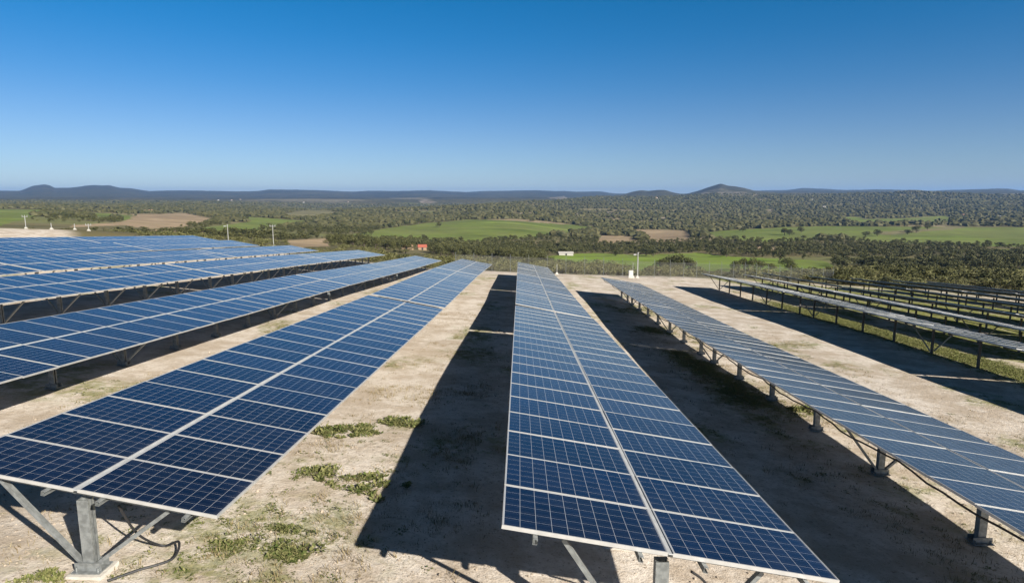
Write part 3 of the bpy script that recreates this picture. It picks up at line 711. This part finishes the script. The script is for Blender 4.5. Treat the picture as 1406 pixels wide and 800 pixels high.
def polar(u, D):
    a = math.atan((u - 703) / 862.7) + YAW
    return math.sin(a) * D, math.cos(a) * D
for u, D, h, w in ((908, 215, 5.2, 6.5), (917, 232, 6.4, 6.8), (929, 226, 6.8, 8.2), (940, 214, 6.2, 8.0), (950, 205, 5.0, 6.0), (924, 200, 3.6, 5.0), (936, 195, 3.4, 4.6)):
    plant_tree('tree', *polar(u, D), h, w, 'dark tree in the tight cluster standing out below the fence', 'tree cluster below the fence')
for u, D, h, w in ((772, 150, 2.6, 4.4), (783, 158, 3.4, 5.0), (794, 150, 3.0, 4.6), (803, 162, 3.8, 5.2), (812, 148, 2.8, 4.4), (822, 156, 3.6, 5.2), (831, 160, 4.2, 5.0), (840, 150, 3.0, 4.8), (848, 158, 3.0, 4.4)):
    plant_tree('bush', *polar(u, D), h * 1.15, w * 1.2, 'olive bush in the thicket behind the fence, left of the camera pole', 'thicket behind the fence')
for u, D, h, w in ((1012, 250, 4.4, 5.6), (1024, 262, 5.4, 6.6), (1036, 255, 5.0, 6.2), (1048, 262, 4.6, 6.0), (1062, 250, 3.6, 5.2), (1090, 240, 4.0, 6.0)):
    plant_tree('tree', *polar(u, D), h, w, 'olive green tree at the near edge of the bright meadow', 'trees along the near edge of the meadow')
for u, D, h, w, lab in ((689, 104, 3.4, 3.0, 'upright dark bush in the gap between the two central row ends'), (676, 98, 1.6, 3.2, 'low olive bush touching the end of the row left of the lane'), (699, 100, 1.5, 2.8, 'low olive bush left of the central row end'), (650, 120, 3.0, 4.2, 'round bush behind the end of the row left of the lane')):
    plant_tree('bush', *polar(u, D), h, w, lab, 'bushes behind the row ends')
for u, D, h, w in ((452, 300, 5.6, 7.0), (468, 310, 6.4, 7.2), (484, 305, 6.0, 8.0), (499, 320, 6.6, 7.4), (515, 300, 5.6, 7.0), (533, 315, 6.2, 7.4), (556, 250, 6.0, 8.0), (604, 300, 5.8, 7.2), (622, 310, 6.8, 8.2), (640, 300, 6.2, 7.4), (662, 320, 7.2, 8.4), (684, 330, 7.6, 8.2), (700, 300, 6.4, 8.6), (722, 330, 7.2, 8.4), (742, 310, 6.2, 8.4)):
    plant_tree('tree', *polar(u, D), h, w, 'dark round tree in the loose belt at the foot of the big green field', 'belt at the foot of the green field')

# candidates on scrub ground, closer spaced near the site
def scatter(d0, d1, s0, seed, a0=-46, a1=46, grow=0.):
    """jittered polar grid, spacing s0 + grow * (D - d0)"""
    r = np.random.default_rng(seed); xs = []; ys = []; D = d0
    while D < d1:
        s = s0 + grow * (D - d0); n = max(1, int(math.radians(a1 - a0) * D / s))
        a = np.radians(a0 + (np.arange(n) + r.uniform(0, 1, n)) * (a1 - a0) / n); q = D + r.uniform(-.5, .5, n) * s
        xs.append(np.sin(a) * q); ys.append(np.cos(a) * q); D += s
    return np.concatenate(xs), np.concatenate(ys)

def clump(x, y, sc, s): return fbm(x / sc, y / sc, 3, s)

# mid distance belts (individual shapes still readable)
x, y = scatter(84, 760, 4.6, 3, grow=.0042)
D = np.hypot(x, y); k = cover_at(x, y); site_w = site_mask(x, y); c1 = clump(x, y, 42, 101); c2 = clump(x, y, 11, 107)
az = np.degrees(np.arctan2(x, y))
want = (k == 0) & (site_w < .15) & (y > 66 + np.maximum(0, -x - 20) * .3)
dens = np.where(D < 260, -.10, -.16) - .10 * sstep(8, 24, az) - .1 * sstep(380, 480, D)
dens = dens + .12 * ((az < -3) & (D < 330)) - .2 * sstep(14, 20, az) * (D < 380)
dens = dens - .22 * ((az > 0) & (D < 210))
keep = want & (c1 + .5 * c2 > dens) & (RNG.uniform(0, 1, len(x)) > clearing(x, y) * .93)
x, y, D, az, c1, c2 = (a[keep] for a in (x, y, D, az, c1, c2))
z = ground(x, y); rr = RNG.uniform(0, 1, len(x))
bushy = (D < 300) & (clump(x, y, 60, 131) + rr * .5 - .28 * sstep(10, 22, az) > .02) | (rr < .12)
h = np.where(bushy, 1.0 + 1.7 * rr, 2.6 + 2.6 * rr * rr) * np.where(az < -8, .8, 1)
h = np.where(D > 330, np.where(bushy, 1.6 + 2 * rr, 3.2 + 3.4 * rr * rr - .6 * sstep(520, 600, D)), h)
w = h * RNG.uniform(.9, 1.45, len(x)) * np.where(bushy, np.where(az > 14, 1.8, 1.3), 1)
mid = (D > 170) & (D < 470) & (az > -22) & (az < 1) & ~bushy
h = np.where(mid, 4.4 + 3.2 * rr, h)
# plants on the slope just below the fence grow no taller than keeps the meadow beyond in view from the site
lim = np.interp(az, [-45, -33, -25, -20, -6, -3, 0, 3, 4.5, 8.6, 9.4, 10.6, 12.2, 12.8, 16, 17.5, 19.5, 21, 27, 29, 60], [.046, .047, .051, .058, .070, .078, .084, .098, .100, .098, .113, .117, .094, .094, .116, .115, .105, .112, .098, .089, .080])
lim = lim * np.where((az < -11) & (D > 190), 1 - .20 * rr ** 3, np.where((az < 0) & (D > 150), 1 - .16 * rr ** 2, 1 - .09 * rr ** 2))
cap = (-D * lim * RNG.uniform(1., 1.10, len(x)) - z)
h = np.where(D < 135, np.minimum(h, 1.3 + 1.5 * rr), np.where((D < 240) & (az > 0), h * 1.35, h))
front = (D < 330) | ((az < -12) & (D < 560))
h = np.where(front, np.minimum(h, cap), h); w = np.where(front, np.minimum(w, h * 2 + 1.2), w)
for bx, by, ba in ((-67.5, 405.6, .016), (-74, 389, .012), (28, 441, .016)):      # clearings in front of the sheds
    h = np.where((np.abs(np.radians(az) - math.atan2(bx, by)) < ba) & (D < math.hypot(bx, by) + 8) & (D > 120), np.minimum(h, -D * .088 - z), h)
ok = h > .45
x, y, z, D, az, h, w, bushy = (a[ok] for a in (x, y, z, D, az, h, w, bushy))
order = np.argsort(-(h / D)); near = order[:245]; rest = order[245:]
for i in near:
    side = 'left' if az[i] < -8 else 'middle' if az[i] < 8 else 'right'
    if bushy[i]:
        lab = {'left': 'olive scrub bush on the slope beyond the left rows of tables', 'middle': 'olive scrub bush beyond the fence behind the central rows', 'right': 'olive scrub bush below the edge-on rows of tables'}[side]
    else:
        lab = {'left': 'dark evergreen tree on the slope beyond the left rows of tables', 'middle': 'dark evergreen tree in the belt beyond the fence behind the central rows', 'right': 'dark evergreen tree in the dense wood below the edge-on rows'}[side]
    plant_tree('bush' if bushy[i] else 'tree', float(x[i]), float(y[i]), float(h[i]), float(w[i]), lab, ('bushes' if bushy[i] else 'evergreen trees') + ' beyond the solar field', float(z[i]))

def merged(name, protos, x, y, z, h, w, mat, seed, pick=None, sink=.05):
    """one mesh of many small plants (stuff)"""
    r = np.random.default_rng(seed); VS = []; FS = []; base = 0
    which = r.integers(0, len(protos), len(x)) if pick is None else pick
    for q, (v, f) in enumerate(protos):
        m = which == q; n = int(m.sum())
        if not n: continue
        a = r.uniform(0, 6.283, n); c, s = np.cos(a)[:, None], np.sin(a)[:, None]
        X = (v[None, :, 0] * c - v[None, :, 1] * s) * w[m][:, None] + x[m][:, None]
        Y = (v[None, :, 0] * s + v[None, :, 1] * c) * w[m][:, None] + y[m][:, None]
        Z = v[None, :, 2] * h[m][:, None] + z[m][:, None] - sink
        VS.append(np.stack([X, Y, Z], -1).reshape(-1, 3)); FS.append((f[None] + (np.arange(n) * len(v))[:, None, None]).reshape(-1, f.shape[1]) + base)
        base += n * len(v)
    return mesh_obj(name, np.vstack(VS), np.vstack(FS), mat)

tp = [leaf_cloud(250, lobes_round(60 + s, 8), .055, 60 + s) for s in range(5)]; bpz = [leaf_cloud(170, lobes_bush(80 + s, 6), .060, 80 + s, 1.) for s in range(4)]
mt = rest[~bushy[rest]]; mb_ = rest[bushy[rest]]
tag(merged('tree_belts', tp, x[mt], y[mt], z[mt], h[mt], w[mt], M['leaf'], 5), kind='stuff')
tag(merged('scrub_belts', bpz, x[mb_], y[mb_], z[mb_], h[mb_], w[mb_], M['bush'], 6), kind='stuff')

# woodland on the far slopes: a few facets per tree
def blob(seed):
    r = np.random.default_rng(seed); n = 5; V = [(0, 0, 1.)]
    for zz, q in ((.62, .46), (.2, .40)):
        for i in range(n):
            a = 2 * math.pi * (i + r.uniform(-.3, .3)) / n; t = q * r.uniform(.7, 1.25); V.append((math.cos(a) * t, math.sin(a) * t, zz * r.uniform(.8, 1.2)))
    Fa = [(0, 1 + i, 1 + (i + 1) % n) for i in range(n)]
    for i in range(n):
        a, b, c, d = 1 + i, 1 + (i + 1) % n, 1 + n + (i + 1) % n, 1 + n + i; Fa += [(a, d, c), (a, c, b)]
    return np.array(V), np.array(Fa)
x, y = scatter(700, 3400, 8.8, 9, -45, 45, .0036)
k = cover_at(x, y); D = np.hypot(x, y); c1 = clump(x, y, 70, 151); c2 = clump(x, y, 18, 157)
keep = (k == 0) & (c1 + .6 * c2 + .5 * clump(x, y, 330, 163) > -.06); edge = (k == 0) & (c1 + .6 * c2 + .5 * clump(x, y, 330, 163) <= -.06) & (RNG.uniform(0, 1, len(x)) < .3)
keep |= edge
keep &= RNG.uniform(0, 1, len(x)) > clearing(x, y) * .94
keep |= (k == 5) & (RNG.uniform(0, 1, len(x)) < .22)
x, y, D = x[keep], y[keep], D[keep]; z = ground(x, y); n = len(x)
h = RNG.uniform(2.8, 6.5, n) * (1 + D / 9000); w = h * RNG.uniform(1.1, 2.3, n)
tag(merged('far_woodland', [blob(s) for s in range(6)], x, y, z, h, w, M['wood'], 12), kind='stuff')

# ------------------------------------------------------------------ weeds, grass and stones on the site
def tuft(n, seed, spread=.5, up=1.):
    r = np.random.default_rng(seed); V = []
    for _ in range(n):
        a = r.uniform(0, 6.283); q = spread * math.sqrt(r.uniform(0, 1)); bx, by = math.cos(a) * q, math.sin(a) * q
        d = r.uniform(0, 6.283); L = r.uniform(.35, 1.0) * up; ln = r.uniform(.15, .75); wd = r.uniform(.018, .045)
        px, py = -math.sin(d) * wd, math.cos(d) * wd; tx, ty = bx + math.cos(d) * ln * L * .7, by + math.sin(d) * ln * L * .7
        V += [(bx - px, by - py, -.04), (bx + px, by + py, -.04), (tx + px * .5, ty + py * .5, L * .8), (tx - px * .5, ty - py * .5, L * .75)]
    V = np.array(V); return V, np.arange(len(V)).reshape(-1, 4)

CLUMPS = [(-4.22, 12.76, .50, .22, 'bushy green weed clump against the left table edge'), (-3.50, 13.0, .42, .17, 'dark green weed clump in the middle of the sandy lane'),
          (-2.98, 13.7, .46, .17, 'wide green weed clump touching the shadow edge in the sandy lane'), (-3.62, 10.25, .40, .17, 'yellowish green weed clump halfway down the near sandy lane'),
          (-2.78, 9.85, .46, .18, 'green and straw weed clump spilling into the long shadow'), (-3.42, 8.19, .22, .13, 'small round green weed tuft near the left table corner'),
          (-3.15, 7.46, .36, .12, 'straw coloured weed patch at the bottom of the sandy lane'), (-4.02, 7.6, .30, .10, 'thin straw weed arc right of the near steel post'),
          (-5.68, 6.66, .26, .14, 'dark grass tuft in front of the near concrete footing'), (8.55, 18.2, .55, .28, 'tall green weed clump beside a post of the right row')]
def weed(n, seed, leaf=1., sp=1.):
    """ragged low weed patch of unit radius: many short stems with leaves, thinning outwards"""
    r = np.random.default_rng(seed); V = []
    cs = [(r.normal(0, .55) * sp, r.normal(0, .42) * sp, r.uniform(.10, .36)) for _ in range(17)]
    for _ in range(n):
        cx, cy, R = cs[r.integers(len(cs))]; a = r.uniform(0, 6.283); q = R * math.sqrt(r.uniform(0, 1)); x, y = cx + math.cos(a) * q, cy + math.sin(a) * q
        rim = max(.25, 1 - math.hypot(x, y) * .75); up = rim * r.uniform(.25, 1.0) ** 1.3
        d = r.uniform(0, 6.283); ln = r.uniform(.05, .17) * leaf; wd = ln * r.uniform(.12, .42); z0 = up * r.uniform(0, .75)
        dx, dy = math.cos(d), math.sin(d); t = r.uniform(-.1, .35)
        V += [(x, y, z0), (x + dx * ln * .5 - dy * wd, y + dy * ln * .5 + dx * wd, z0 + t * .6), (x + dx * ln, y + dy * ln, z0 + t), (x + dx * ln * .5 + dy * wd, y + dy * ln * .5 - dx * wd, z0 + t * .5)]
    V = np.array(V); return V, np.arange(len(V)).reshape(-1, 4)
for i, (cx, cy_, r_, h_, lab) in enumerate(CLUMPS):
    v, f = weed(1500 if r_ > .3 else 900, 300 + i, 1., 1. if i in (0, 1, 2, 3, 4) else .75)
    o = mesh_obj('weed_clump', v * np.array([r_ * 1.3, r_ * 1.15, h_ * .95]), f, M['grass']); o.location = (cx, cy_, ground1(cx, cy_) - .01); tag(o, lab, 'weeds', 'weed clumps on the bare soil')

r = np.random.default_rng(77)
gx = r.uniform(-12, 34, 150000); gy = r.uniform(5.5, 46, 150000)
gx = np.concatenate([gx, r.uniform(17.5, 21.5, 60000), r.uniform(5.6, 8.4, 26000), r.uniform(-5.4, -1.2, 7000)]); gy = np.concatenate([gy, r.uniform(14, 62, 60000), r.uniform(7, 44, 26000), r.uniform(6.0, 17, 7000)])
vm = veg_mask(gx, gy); u = r.uniform(0, 1, len(gx)); dd = np.hypot(gx, gy); sm = site_mask(gx, gy)
keep = (u < vm ** 1.7 * .4 + .004 + .03 * (gx > -6) * (gx < -1) * (gy < 14)) & (sm > .6); keep &= ~((gx > 22) & (u > .1))
gx, gy, vm, dd = gx[keep], gy[keep], vm[keep], dd[keep]
if len(gx) > 30000: q = r.permutation(len(gx))[:30000]; gx, gy, vm, dd = gx[q], gy[q], vm[q], dd[q]
gz = ground(gx, gy); sz = r.uniform(0, 1, len(gx)) ** 2.2; hh = (.03 + .07 * sz) * (.7 + vm * .8); ww = (.04 + .13 * sz) * (.7 + vm * .5)
tag(merged('grass', [weed(40, 200 + s, 2.6) for s in range(7)], gx, gy, gz, hh, ww, M['grass'], 31, sink=.004), kind='stuff')

tx = np.concatenate([r.uniform(-5.6, -1, 5200), r.uniform(-11, 14, 26000), r.uniform(5.5, 8.6, 5000)]); ty = np.concatenate([r.uniform(6, 20, 5200), r.uniform(6, 34, 26000), r.uniform(7, 36, 5000)])
dn = fbm(tx / 1.3, ty / 1.3, 4, 141) + .35 * veg_mask(tx, ty); keep = (r.uniform(0, 1, len(tx)) < sstep(-.02, .30, dn) * .55 + .03); tx, ty = tx[keep], ty[keep]
sz = r.uniform(0, 1, len(tx)) ** 2
tag(merged('dry_grass', [tuft(14, 260 + s_, 1., 1.) for s_ in range(6)], tx, ty, ground(tx, ty), .03 + .10 * sz, .04 + .12 * sz, M['straw'], 51, sink=.004), kind='stuff')

sx = r.uniform(-11, 13, 34000); sy = 5.2 + 30 * r.uniform(0, 1, 34000) ** 1.9
keep = (fbm(sx / 1.9, sy / 1.9, 3, 61) + r.uniform(-.25, .25, len(sx)) > .08); sx, sy = sx[keep], sy[keep]
ss = .008 + .026 * r.uniform(0, 1, len(sx)) ** 7 + .012 * r.uniform(0, 1, len(sx))
st = [(lambda v, f: (v * np.array([1, 1, .75]) + np.array([0, 0, -.2]), f))(*blob(500 + s)) for s in range(5)]
tag(merged('gravel', st, sx, sy, ground(sx, sy) + .05, ss * 1.2, ss * 1.6, M['stone'], 41), kind='stuff')

# ------------------------------------------------------------------ fence, poles, buildings
FP = [(-9, 79.5), (-2, 79.0), (5, 78.2), (12, 77.6), (18, 78), (24, 82), (32, 87), (46, 94)]
def fence_pts(step):
    pts = []; 
    for (ax, ay), (bx, by) in zip(FP[:-1], FP[1:]):
        n = max(1, round(math.hypot(bx - ax, by - ay) / step))
        for i in range(n): pts.append((ax + (bx - ax) * i / n, ay + (by - ay) * i / n))
    pts.append(FP[-1]); return pts
P_ = fence_pts(2.4); FH = 1.95
b0 = Vector((P_[0][0], P_[0][1], ground1(*P_[0])))
fence = empty('wire_fence', b0); tag(fence, 'pale wire mesh fence on thin posts along the far edge of the bare ground', 'fence')
for (x, y) in P_:
    g = ground1(x, y); mb = MB(); mb.tube([(0, 0, -.4), (0, 0, FH + .05), (.0, .22, FH + .30)], .022, 6)
    mb.build('post', M['steel'], fence, Matrix.Translation(Vector((x, y, g)) - b0))
Wf = MB()
for (ax, ay), (bx, by) in zip(P_[:-1], P_[1:]):
    A = Vector((ax, ay, ground1(ax, ay))) - b0; B = Vector((bx, by, ground1(bx, by))) - b0; n = 22
    up = Vector((0, 0, FH))
    for i in range(n):
        p = A.lerp(B, i / n); q = A.lerp(B, min(1, (i + 10) / n))
        Wf.tube([p + up * .02, p + up], .006, 3, cap=False)
    for k in range(14):
        Wf.tube([A + up * (.03 + .97 * k / 13), B + up * (.03 + .97 * k / 13)], .006, 3, cap=False)
Wf.build('wire_mesh', M['frame'], fence)

def pole(x, y, h, label, head='camera', r0=.07):
    g = ground1(x, y); root = empty('camera_pole', (x, y, g)); tag(root, label, 'pole', 'pale poles round the solar field')
    mb = MB(); mb.tube([(0, 0, -.3), (0, 0, h * .5), (0, 0, h)], [r0, r0 * .9, r0 * .8], 8); mb.build('mast', M['pale'], root)
    mb = MB(); mb.prism([(-.2, -.2), (.2, -.2), (.2, .2), (-.2, .2)], 2, -.3, .08); mb.prism([(-.13, -.13), (.13, -.13), (.13, .13), (-.13, .13)], 2, .08, .25); mb.build('footing', M['concrete'], root)
    mb = MB()
    if head == 'camera':
        mb.tube([(-.05, 0, h - .15), (-.35, -.1, h - .1)], .025, 5); mb.box(-.55, -.25, -.2, -.02, h - .22, h - .06); mb.tube([(0, 0, h), (0, 0, h + .12)], .09, 8)
        mb.build('camera_head', M['pale'], root)
    elif head == 'bar':
        mb.tube([(-.45, 0, h - .12), (.45, 0, h - .12)], .05, 6)
        for q in (-.4, 0, .4): mb.tube([(q, 0, h - .1), (q, 0, h + .14)], .035, 6)
        mb.build('crossbar', M['pale'], root)
    return root
pole(13.6, 76.2, 3.0, 'tallest white camera pole at the fence behind the right row')
pole(3.8, 76.6, 1.3, 'short white pole at the fence beside the central row end', 'none', .035)
pole(13.0, 76.0, 1.9, 'thin white pole beside a small white cabinet at the fence', 'none', .03)
cx, cy_ = 12.7, 75.6
cab = empty('control_cabinet', (cx, cy_, ground1(cx, cy_))); tag(cab, 'small white control cabinet at the foot of the camera pole', 'cabinet')
mb = MB(); mb.box(-.25, .25, -.18, .18, .3, .8); mb.prism([(-.3, .8), (.3, .8), (.22, .9), (-.22, .9)], 1, -.22, .22); mb.build('housing', M['white'], cab)
mb = MB(); mb.box(-.3, .3, -.23, .23, -.3, .3); mb.build('plinth', M['concrete'], cab)
mb = MB(); mb.box(-.2, .2, -.2, -.181, .38, .75); mb.build('door', M['white'], cab)
def at_az(u, D):
    dx = F_PX * math.cos(PIT) ; a = math.atan2((u - 703), 859 * 1.0046) + YAW
    return math.sin(a) * D, math.cos(a) * D
for u, vt, D, hd, lab in ((312, 308.5, 112, 'camera', 'slim white pole left of two beyond the left table ends'), (374, 309, 104, 'bar', 'taller white pole with a crossbar beyond the left table ends'),
                          (121, 308, 118, 'bar', 'white pole with a crossbar behind the outermost row'), (35, 296, 126, 'bar', 'white pole standing at the pale earth bank'),
                          (102, 309, 128, 'none', 'stubby pale post at the right end of the earth bank'), (70, 310, 122, 'none', 'tiny pale post on top of the earth bank')):
    x, y = at_az(u, D); dep = D * math.cos(math.atan2(x, y) - YAW); zt = -(vt - 270) / 859 * dep
    pole(x, y, max(1., zt - ground1(x, y)), lab, hd, .06)

def house(x, y, rz, w, d, h, roof_h, wall, roof, label, detail=True, cat='house', sink=.6):
    g = ground1(x, y); root = empty('shed' if cat == 'shed' else 'house', (x, y, g), rz); tag(root, label, cat, 'houses scattered on the far slopes' if not detail else None)
    mb = MB(); mb.box(-w / 2, w / 2, -d / 2, d / 2, -sink, h)
    mb.prism([(-d / 2, h), (d / 2, h), (0, h + roof_h)], 0, -w / 2, w / 2); mb.build('wall', wall, root)
    o = .35; k = roof_h / (d / 2); t = .14
    mb = MB()
    for s in (-1, 1):
        mb.prism([(0, h + roof_h + t), (s * (d / 2 + o), h - k * o + t), (s * (d / 2 + o), h - k * o + .02), (0, h + roof_h + .02)][::s], 0, -w / 2 - o, w / 2 + o)
    mb.build('roof', roof, root)
    if detail:
        mb = MB(); mb.box(-.55, .55, -d / 2 - .06, -d / 2 - .003, 0, min(2.1, h * .85)); mb.build('door', M['dark'], root)
    for q in ((-.3, .3) if cat == 'house' else ()):
        mb = MB(); mb.box(q * w - .5, q * w + .5, -d / 2 - .05, -d / 2 - .003, h * .4, h * .4 + 1.0); mb.build('window', M['dark'], root)
    return root
house(-67.5, 405.6, .15, 5.2, 4.4, 2.0, 1.4, M['mud'], M['tile_red'], 'small shed with a bright red roof among the trees', True, 'shed')
house(-74, 389, -.2, 6, 4.5, 2.2, .9, M['mud'], M['tile_tan'], 'low ochre hut left of the red roofed shed', True, 'shed')
house(28.0, 441, .05, 10, 5, 1.7, .8, M['plaster'], M['plaster'], 'long low white shed at the corner of the bright meadow', True, 'shed')
FAR = [(1113, 2497, 'pale house highest up on the right wooded slope'), (813, 1798, 'white house in the middle of the right hamlet'), (750, 1726, 'pale house left in the right hamlet'), (914, 1957, 'white house right in the right hamlet'),
       (430, 2538, 'white house near the ridge of the central wooded hill'), (597, 2916, 'pale house below the twin hilltops'), (995, 1350, 'white house at the far right edge of the woods'), (1006, 1469, 'pale house above the far right field'),
       (-750, 1237, 'long pale farm building at the edge of the left tan field'), (-1645, 3342, 'leftmost white house on the far left slope'), (-1591, 3379, 'white house beside the leftmost one on the far left slope'), (-1645, 3603, 'white house highest up on the far left slope'),
       (-1163, 3277, 'white house on the blue slope above the olive field'), (-968, 3413, 'pale house right of centre on the blue slope'), (-792, 3245, 'pale house on the blue slope near the wooded ridge'), (631, 2060, 'pale house among bare patches under the peak')]
for i, (x, y, lab) in enumerate(FAR):
    s = .75 if math.hypot(x, y) < 3000 else .6
    house(x, y, RNG.uniform(-.6, .6), (13 if i != 8 else 24) * s, 8 * s, 4.2 * s, 1.8 * s, M['plaster'], M['tile_tan'] if i % 3 else M['plaster'], lab, False, 'house', 2)

# loose cables on the ground by the near posts
def loose_cable(pts, label):
    mb = MB(); P = []
    for i in range(len(pts) - 1):
        p0, p1, p2, p3 = (Vector(pts[max(0, min(len(pts) - 1, j))]) for j in (i - 1, i, i + 1, i + 2))
        for k in range(6):
            t = k / 6; P.append(Vector([float(cubic(p0[a], p1[a], p2[a], p3[a], t)) for a in range(3)]))
    P.append(Vector(pts[-1])); mb.tube(P, .016, 6); o = mb.build('cable', M['cable']); tag(o, label, 'cable', 'black cables at the near posts'); return o
def gp(x, y, dz=.02): return (x, y, ground1(x, y) + dz)
loose_cable([(-5.0, 7.1, ground1(-5, 7.1) + .75), (-4.9, 7.25, ground1(-5, 7.2) + .3), gp(-4.75, 7.5), gp(-4.5, 7.45, .12), gp(-4.45, 7.2, .02), gp(-4.7, 6.9), gp(-4.9, 6.65)], 'black cable looping on the sand by the near left post')
loose_cable([(1.75, 6.1, ground1(1.7, 6.1) + 1.1), (1.95, 6.2, ground1(1.9, 6.2) + .9), (2.12, 6.3, ground1(2, 6.3) + .4), gp(2.15, 6.4), gp(2.3, 6.3)], 'thick black cable hanging beside the post of the central row')
